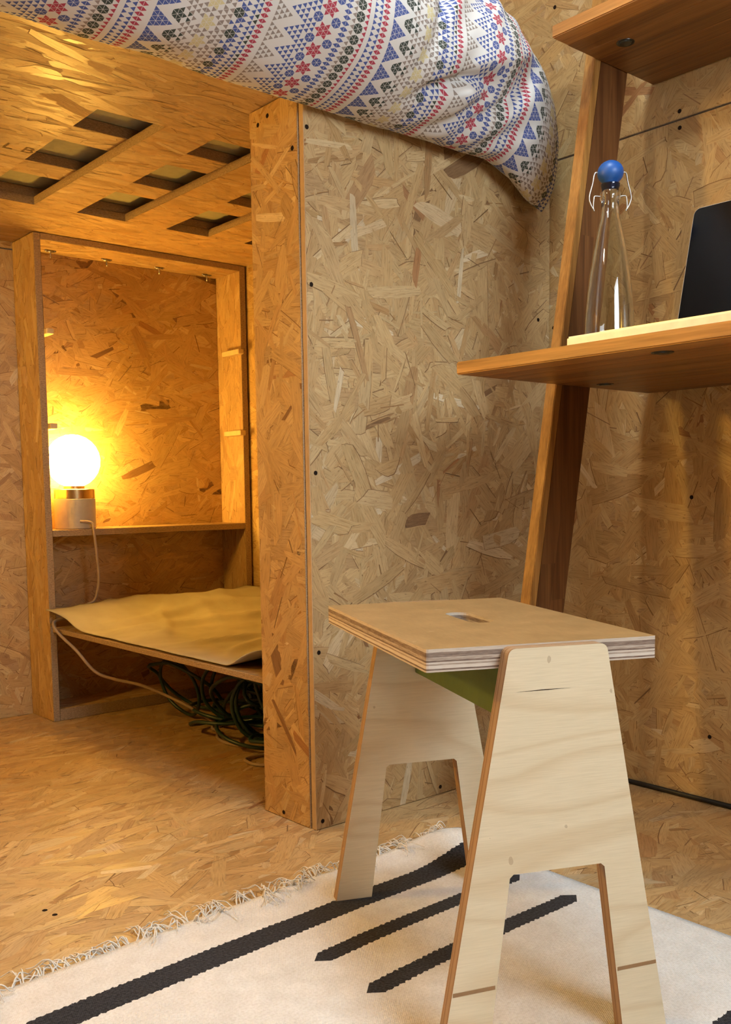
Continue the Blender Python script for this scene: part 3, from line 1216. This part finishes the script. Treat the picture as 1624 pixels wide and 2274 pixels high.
lap = thing('laptop', 'open silver laptop with a black screen tilted back on the cream board', 'laptop', (1.33, .75, .8747))
ALU = plain('brushed_aluminium', (.62, .63, .64), 0.35, 0.9)
BLK = plain('black_glass', (.003, .003, .003), 0.15, 0.0, 0.25)
KEY = plain('black_keys', (.01, .01, .01), 0.5)
Y1, Y0_ = .945, .605
bm = bmesh.new()
box_bm(bm, (1.302, Y0_, .8747), (1.522, Y1, .8875))
bmesh.ops.bevel(bm, geom=bm.edges[:], offset=0.004, segments=3, affect='EDGES')
base = link('laptop_base', finish(bm, 'laptop_base'), ALU, lap)
kb = panel('keyboard', (1.40, Y0_ + .025, .8876), (1.505, Y1 - .025, .8886), KEY, base, 0)


def lid(name, inset, t0, t1, r, mat, parent):
    """rounded rectangle standing in the tilted lid plane"""
    a = math.radians(104)
    ux, uz = math.cos(math.pi - a) * 1.0, math.sin(a)
    bm = bmesh.new()
    Wd, Hd = (Y1 - Y0_) - 2 * inset, .245 - 2 * inset
    ring = []
    for (cx_, cz_, a0) in ((Wd / 2 - r, Hd - r, 0), (-Wd / 2 + r, Hd - r, 90), (-Wd / 2 + r, r, 180), (Wd / 2 - r, r, 270)):
        for k in range(7):
            an = math.radians(a0 + 15 * k)
            ring.append((cx_ + r * math.cos(an), cz_ + r * math.sin(an) + inset))
    hinge = Vector((1.523, (Y0_ + Y1) / 2, .886))
    d = Vector((ux, 0, uz))
    n = Vector((-uz, 0, ux))
    lo = [bm.verts.new(hinge + Vector((0, c, 0)) + d * h + n * t0) for c, h in ring]
    hi = [bm.verts.new(hinge + Vector((0, c, 0)) + d * h + n * t1) for c, h in ring]
    bm.faces.new(lo[::-1])
    bm.faces.new(hi)
    for k in range(len(ring)):
        k2 = (k + 1) % len(ring)
        bm.faces.new((lo[k], lo[k2], hi[k2], hi[k]))
    return link(name, finish(bm, name), mat, parent)


ld = lid('laptop_lid', 0, -.006, 0, .012, ALU, lap)
lid('screen_glass', .0012, .0001, .0008, .011, BLK, ld)

# ------------------------------------------------------------------ rug
RW = plain('rug_wool_yarn', (.72, .68, .62), 0.95)


def rug_material():
    m, t, b = new_mat('woven_wool')
    uv = t.uv()                      # metres, x along the bunk, y across
    x, y, _ = t.sep(uv)
    n = t.noise(uv, 260.0, 2.0)
    n2 = t.noise(uv, 30.0, 3.0)
    wob = t.m('MULTIPLY', t.m('SUBTRACT', t.noise(uv, 8.0, 1.0), 0.5), 0.004)
    yw = t.m('ADD', y, wob)
    zig = t.m('ABSOLUTE', t.m('SUBTRACT', t.m('FRACT', t.m('MULTIPLY', x, 90.0)), 0.5))
    fz = t.m('ADD', t.m('MULTIPLY', zig, .0055), t.m('MULTIPLY', t.m('SUBTRACT', n, 0.5), .006))
    mask = 0.0
    for (y0, hw, x0, x1) in ((1.120, .0255, -3, 1.238), (1.016, .0165, .766, 1.20), (.905, .0165, .764, 1.204), (.56, .0125, .766, 1.2), (.45, .0125, .764, 1.2), (.34, .021, -3, 1.24)):
        d = t.m('SUBTRACT', hw, t.m('ADD', t.m('ABSOLUTE', t.m('SUBTRACT', yw, y0)), fz))
        e0 = t.m('SUBTRACT', t.m('SUBTRACT', x, x0), t.m('MULTIPLY', t.m('ABSOLUTE', t.m('SUBTRACT', yw, y0)), 1.2))
        e1 = t.m('SUBTRACT', t.m('SUBTRACT', x1, x), t.m('MULTIPLY', t.m('ABSOLUTE', t.m('SUBTRACT', yw, y0)), 1.2))
        k = t.m('GREATER_THAN', t.m('MINIMUM', d, t.m('MINIMUM', e0, e1)), 0.0)
        mask = k if mask == 0.0 else t.m('MAXIMUM', mask, k)
    white = t.ramp(n2, [(0.3, (.66, .64, .62)), (0.7, (.75, .74, .73))])
    white = t.mix(1.0, white, t.ramp(n, [(0.3, (.9, .89, .87)), (0.6, (1.03, 1.03, 1.03))]), blend='MULTIPLY')
    dark = t.ramp(n, [(0.35, (.008, .009, .013)), (0.7, (.035, .037, .048))])
    t.set(b.inputs['Base Color'], t.mix(mask, white, dark))
    b.inputs['Roughness'].default_value = 0.97
    b.inputs['Specular IOR Level'].default_value = 0.1
    b.inputs['Sheen Weight'].default_value = 0.1
    rib = t.m('SINE', t.m('MULTIPLY', x, 2100.0))
    rib2 = t.m('SINE', t.m('MULTIPLY', y, 1500.0))
    h = t.m('ADD', t.m('MULTIPLY', t.m('MULTIPLY', rib, rib2), 0.3), t.m('MULTIPLY', n, 1.2))
    t.set(b.inputs['Normal'], t.bump(h, 0.55, 0.0018))
    return m


RX0, RX1, RY0, RY1 = -.75, 1.250, -.25, 1.240


def rug_z(x, y):
    hump = .026 * math.exp(-((x - 1.22) / .085) ** 2) * math.exp(-((y - 1.175) / .065) ** 2)
    return .0065 + hump + .0014 * noise.noise(Vector((x * 5, y * 5, 2))) + .001


def rug_edge(x):
    return .008 * noise.noise(Vector((x * 5.0, 3.3, 0)))


def rug_bend(x):
    return -.020 * (max(0.0, 1.0 - x) / .5) ** 1.3


bm = bmesh.new()
nu, nv = 160, 120
grid = []
for i in range(nu + 1):
    x = RX0 + (RX1 - RX0) * i / nu
    row = []
    for j in range(nv + 1):
        y = RY0 + (RY1 - RY0) * j / nv
        yy = y + rug_edge(x) * sstep(.85, 1.0, j / nv) + rug_bend(x) * sstep(.3, .6, j / nv)
        row.append(bm.verts.new((x, yy, rug_z(x, y))))
    grid.append(row)
for i in range(nu):
    for j in range(nv):
        bm.faces.new((grid[i][j], grid[i + 1][j], grid[i + 1][j + 1], grid[i][j + 1]))
rug = link('woven_rug', finish(bm, 'woven_rug'), rug_material(), None, True)
ul = rug.data.uv_layers.new(name='plan')
for lp_ in rug.data.loops:
    i_, j_ = divmod(lp_.vertex_index, nv + 1)
    ul.data[lp_.index].uv = (RX0 + (RX1 - RX0) * i_ / nu, RY0 + (RY1 - RY0) * j_ / nv)
md = rug.modifiers.new('thick', 'SOLIDIFY')
md.thickness = 0.0055
md.offset = -1
set_props(rug, 'off-white flat woven rug with dark charcoal stripes and a frayed fringe', 'rug')
bm = bmesh.new()
rs = random.Random(3)
x = RX0 + .3
while x < RX1 - .005:
    ye = RY1 + rug_edge(x) + rug_bend(x)
    nst = rs.randint(3, 5)
    dirx = rs.uniform(-.9, .9)
    ln = rs.uniform(.025, .058)
    back = rs.random() < .18
    for s in range(nst):
        x0 = x + rs.uniform(-.004, .004)
        z0 = rug_z(x0, RY1) - .002
        sg = -1 if back else 1
        a = dirx + rs.uniform(-.45, .45)
        l = ln * rs.uniform(.7, 1.15)
        p = [Vector((x0, ye - .003, z0))]
        curl = rs.uniform(-1.3, 1.3)
        q = Vector((x0, ye - .003, z0))
        for k in range(1, 6):
            an = a + curl * k / 5
            q = q + Vector((math.sin(an), sg * math.cos(an), 0)) * l / 5
            zt = .0025 + (rug_z(q.x, min(q.y, RY1)) if q.y < ye else 0) + rs.uniform(0, .004)
            hz = zt + .010 * math.sin(math.pi * k / 5) * rs.uniform(.3, 1.2)
            p.append(Vector((q.x, q.y, hz)))
        tube_bm(bm, smooth_path(p, 3), .00125, 4, .6)
    x += rs.uniform(.010, .017)
fr = link('fringe', finish(bm, 'fringe'), RW, rug, True)
fr['kind'] = 'stuff'

# ------------------------------------------------------------------ stool
SZ, TH = .47, .0255
NLc = Vector((.722, .742, 0))
d1 = Vector((.909, -.417, 0)).normalized()
d2 = Vector((-d1.y, d1.x, 0))
SW, SL = .282, .438
stool = thing('stool', 'low plywood stool with a tan seat, hand slot and pale leg panels', 'stool', NLc + d1 * SW / 2 + d2 * SL / 2)
ang = math.atan2(d1.y, d1.x)
# local frame: x along the short side, y along the long side, origin at the seat centre on the floor
FR = Matrix.Translation(stool.location) @ Matrix.Rotation(ang, 4, 'Z')
stool.rotation_euler = (0, 0, ang)
SEATT = None
m, t, b = new_mat('seat_film_face')
co = t.obj()
n1 = t.noise(co, 25.0, 3.0)
n2 = t.noise(t.v('MULTIPLY', co, (300, 60, 1)), 1.0, 2.0)
c = t.ramp(n1, [(0.3, (.31, .19, .075)), (0.7, (.37, .23, .095))])
c = t.mix(1.0, c, t.ramp(n2, [(0.3, (.93, .93, .92)), (0.7, (1.05, 1.05, 1.05))]), blend='MULTIPLY')
sc_ = t.noise(t.v('MULTIPLY', co, (40, 90, 1)), 1.0, 1.0)
c = t.mix(t.m('MULTIPLY', t.m('GREATER_THAN', sc_, .76), .35), c, (.62, .45, .26))
t.set(b.inputs['Base Color'], c)
b.inputs['Roughness'].default_value = 0.42
SEAT_TOP = m
GREENP = plain('green_stain', (.085, .135, .035), 0.6, bump=(120, 0.15))
GROOVE = plain('brown_scribed_line', (.30, .17, .075), 0.7)


def local(name, me, mats, smooth=False):
    o = D.objects.new(name, me)
    COL.objects.link(o)
    for q in mats:
        me.materials.append(q)
    o.parent = stool
    return o


def extrude_poly(name, outer, hole, z0, z1, to3, mats, edge_index=1, bevel=0.0):
    """flat board from an outline (and one hole) in plane coordinates, thickness z0..z1, mapped by to3(a, b, c)"""
    bm = bmesh.new()
    loops = [outer] + ([hole] if hole else [])
    es = []
    for lp in loops:
        vs = [bm.verts.new((p[0], p[1], z0)) for p in lp]
        es += [bm.edges.new((vs[k], vs[(k + 1) % len(vs)])) for k in range(len(vs))]
    res = bmesh.ops.triangle_fill(bm, use_beauty=True, use_dissolve=False, edges=es)
    fs = [f for f in res['geom'] if isinstance(f, bmesh.types.BMFace)]
    ex = bmesh.ops.extrude_face_region(bm, geom=fs)
    for v in ex['geom']:
        if isinstance(v, bmesh.types.BMVert):
            v.co.z = z1
    bmesh.ops.recalc_face_normals(bm, faces=bm.faces[:])
    for f in bm.faces:
        f.material_index = 0 if abs(f.normal.z) > .7 else edge_index
    for v in bm.verts:
        v.co = to3(*v.co)
    bmesh.ops.recalc_face_normals(bm, faces=bm.faces[:])
    me = D.meshes.new(name)
    bm.to_mesh(me)
    bm.free()
    return local(name, me, mats)


def rrect(x0, y0, x1, y1, r, n=5):
    out = []
    for cx_, cy_, a0 in ((x1 - r, y1 - r, 0), (x0 + r, y1 - r, 90), (x0 + r, y0 + r, 180), (x1 - r, y0 + r, 270)):
        for k in range(n + 1):
            a = math.radians(a0 + 90 * k / n)
            out.append((cx_ + r * math.cos(a), cy_ + r * math.sin(a)))
    return out


seat = extrude_poly('seat', rrect(-SW / 2, -SL / 2, SW / 2, SL / 2, .003, 2), rrect(-.0135, -.042, .0215, .070, .0165, 6), SZ - TH, SZ,
                    lambda a, b_, c_: Vector((a, b_, c_)), [SEAT_TOP, M['seat_edge']])
PT = .0195
FZ = .0075
out = [(-.142, FZ), (-.085, FZ), (-.0585, .212), (-.054, .216), (.054, .216), (.0585, .212), (.085, FZ), (.142, FZ)]
top = []
for k in range(6):
    a = math.radians(8 + 82 * k / 5)
    top.append((.0515 + .009 * math.cos(a), SZ - .0015 - .009 + .009 * math.sin(a)))
out = out + top + [(-p[0], p[1]) for p in reversed(top)]
for y0, y1 in ((-SL / 2 - PT, -SL / 2 - .0004), (SL / 2 + .0004, SL / 2 + PT)):
    lp = extrude_poly('leg_panel', out, None, y0, y1, lambda a, b_, c_: Vector((a + .007, c_, b_)), [M['birch'], M['leg_edge']])
    if y0 < 0:
        bm = bmesh.new()
        vs = [bm.verts.new((q[0], y0 - .0002, q[1])) for q in ((-.044, .4205), (-.01, .4216), (.022, .4211), (-.01, .4206))]
        bm.faces.new(vs)
        r_ = bmesh.ops.extrude_face_region(bm, geom=bm.faces[:])
        for q in r_['geom']:
            if isinstance(q, bmesh.types.BMVert):
                q.co.y += .0008
        cme = finish(bm, 'veneer_crack')
        cme.materials.append(M['screw'])
        co_ = D.objects.new('veneer_crack', cme)
        COL.objects.link(co_)
        co_.parent = lp
        for s in (-1, 1):
            # scribed line near each foot
            o1, o2 = (.1405 - .085 * .178, .087 - .085 * .13)
            bm = bmesh.new()
            xa, xb = sorted((s * .0765 + .007, s * .1265 + .007))
            zq = .0885
            for q in bmesh.ops.create_cube(bm, size=1.0)['verts']:
                q.co = Vector(((xa + xb) / 2 + q.co.x * (xb - xa), y0 - .00015 + q.co.y * .0009, zq + q.co.z * .0042 + (q.co.x * .0018)))
            gme = finish(bm, 'scribed_line')
            gme.materials.append(GROOVE)
            go = D.objects.new('scribed_line', gme)
            COL.objects.link(go)
            go.parent = lp
br = [(-SL / 2 + .001, SZ - TH - .0005), (SL / 2 - .001, SZ - TH - .0005), (SL / 2 - .001, SZ - TH - .085), (-SL / 2 + .001, SZ - TH - .085)]
extrude_poly('brace', br, None, -.009, .009, lambda a, b_, c_: Vector((c_ + .006, a, b_)), [GREENP, GREENP])

# black cable along the foot of the right wall
BLKC = plain('black_cable_sheath', (.01, .009, .008), 0.45)
cb = tube('floor_cable', [(1.776, -.88, .006), (1.774, .2, .006), (1.777, .7, .006), (1.774, 1.0, .007), (1.777, 1.2, .006), (1.772, 1.36, .006), (1.770, 1.41, .006)], .0052, BLKC, None, 8, 6)
set_props(cb, 'thin black cable running along the foot of the right wall', 'cable')

# second lamp of the room, standing out of frame on a crate beyond the end of the bunk
crate = thing('wooden_crate', 'strand board crate standing beyond the bunk end, outside the picture', 'crate', (-.45, 2.13, 0))
for lo, hi in (((-.62, 1.96, .001), (-.602, 2.30, .96)), ((-.298, 1.96, .001), (-.28, 2.30, .96)), ((-.601, 1.96, .001), (-.299, 1.978, .96)),
               ((-.601, 2.282, .001), (-.299, 2.30, .96)), ((-.62, 1.96, .9605), (-.28, 2.30, .9785))):
    panel('crate_board', lo, hi, OSB, crate, 0.001, st=ST_DIM)
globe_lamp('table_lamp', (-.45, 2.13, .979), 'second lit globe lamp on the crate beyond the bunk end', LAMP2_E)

# unseen fill bulb under the ceiling, added to brighten the right wall
fill_pend = thing('fill_pendant', 'unseen globe bulb added under the ceiling as fill light for the right wall', 'lamp', (-.45, 1.22, HC))
tube('fill_flex', [(-.45, 1.22, HC - .001), (-.45, 1.22, 2.28)], .003, BLKC, fill_pend)
lathe('fill_socket', [(0, .0), (.019, .0), (.019, .05), (.008, .06), (0, .06)], (-.45, 1.22, 2.222), BLKC, fill_pend, 20)
pr = []
for k in range(13):
    a = -math.pi / 2 + math.pi * k / 12
    pr.append((max(0.0, .06 * math.cos(a)) if 0 < k < 12 else 0.0, .06 * math.sin(a)))
lathe('bulb', pr, (-.45, 1.22, 2.161), glow('fill_light', (1.0, .91, .71), FILL_E), fill_pend, 24)

# stamp: mirrored so that it reads from below, in line with the sheet
st.matrix_parent_inverse = Matrix()
st.rotation_euler = (math.pi, 0, 0)
st.location = Vector((.728, 2.055, 1.3591)) - bunk.location
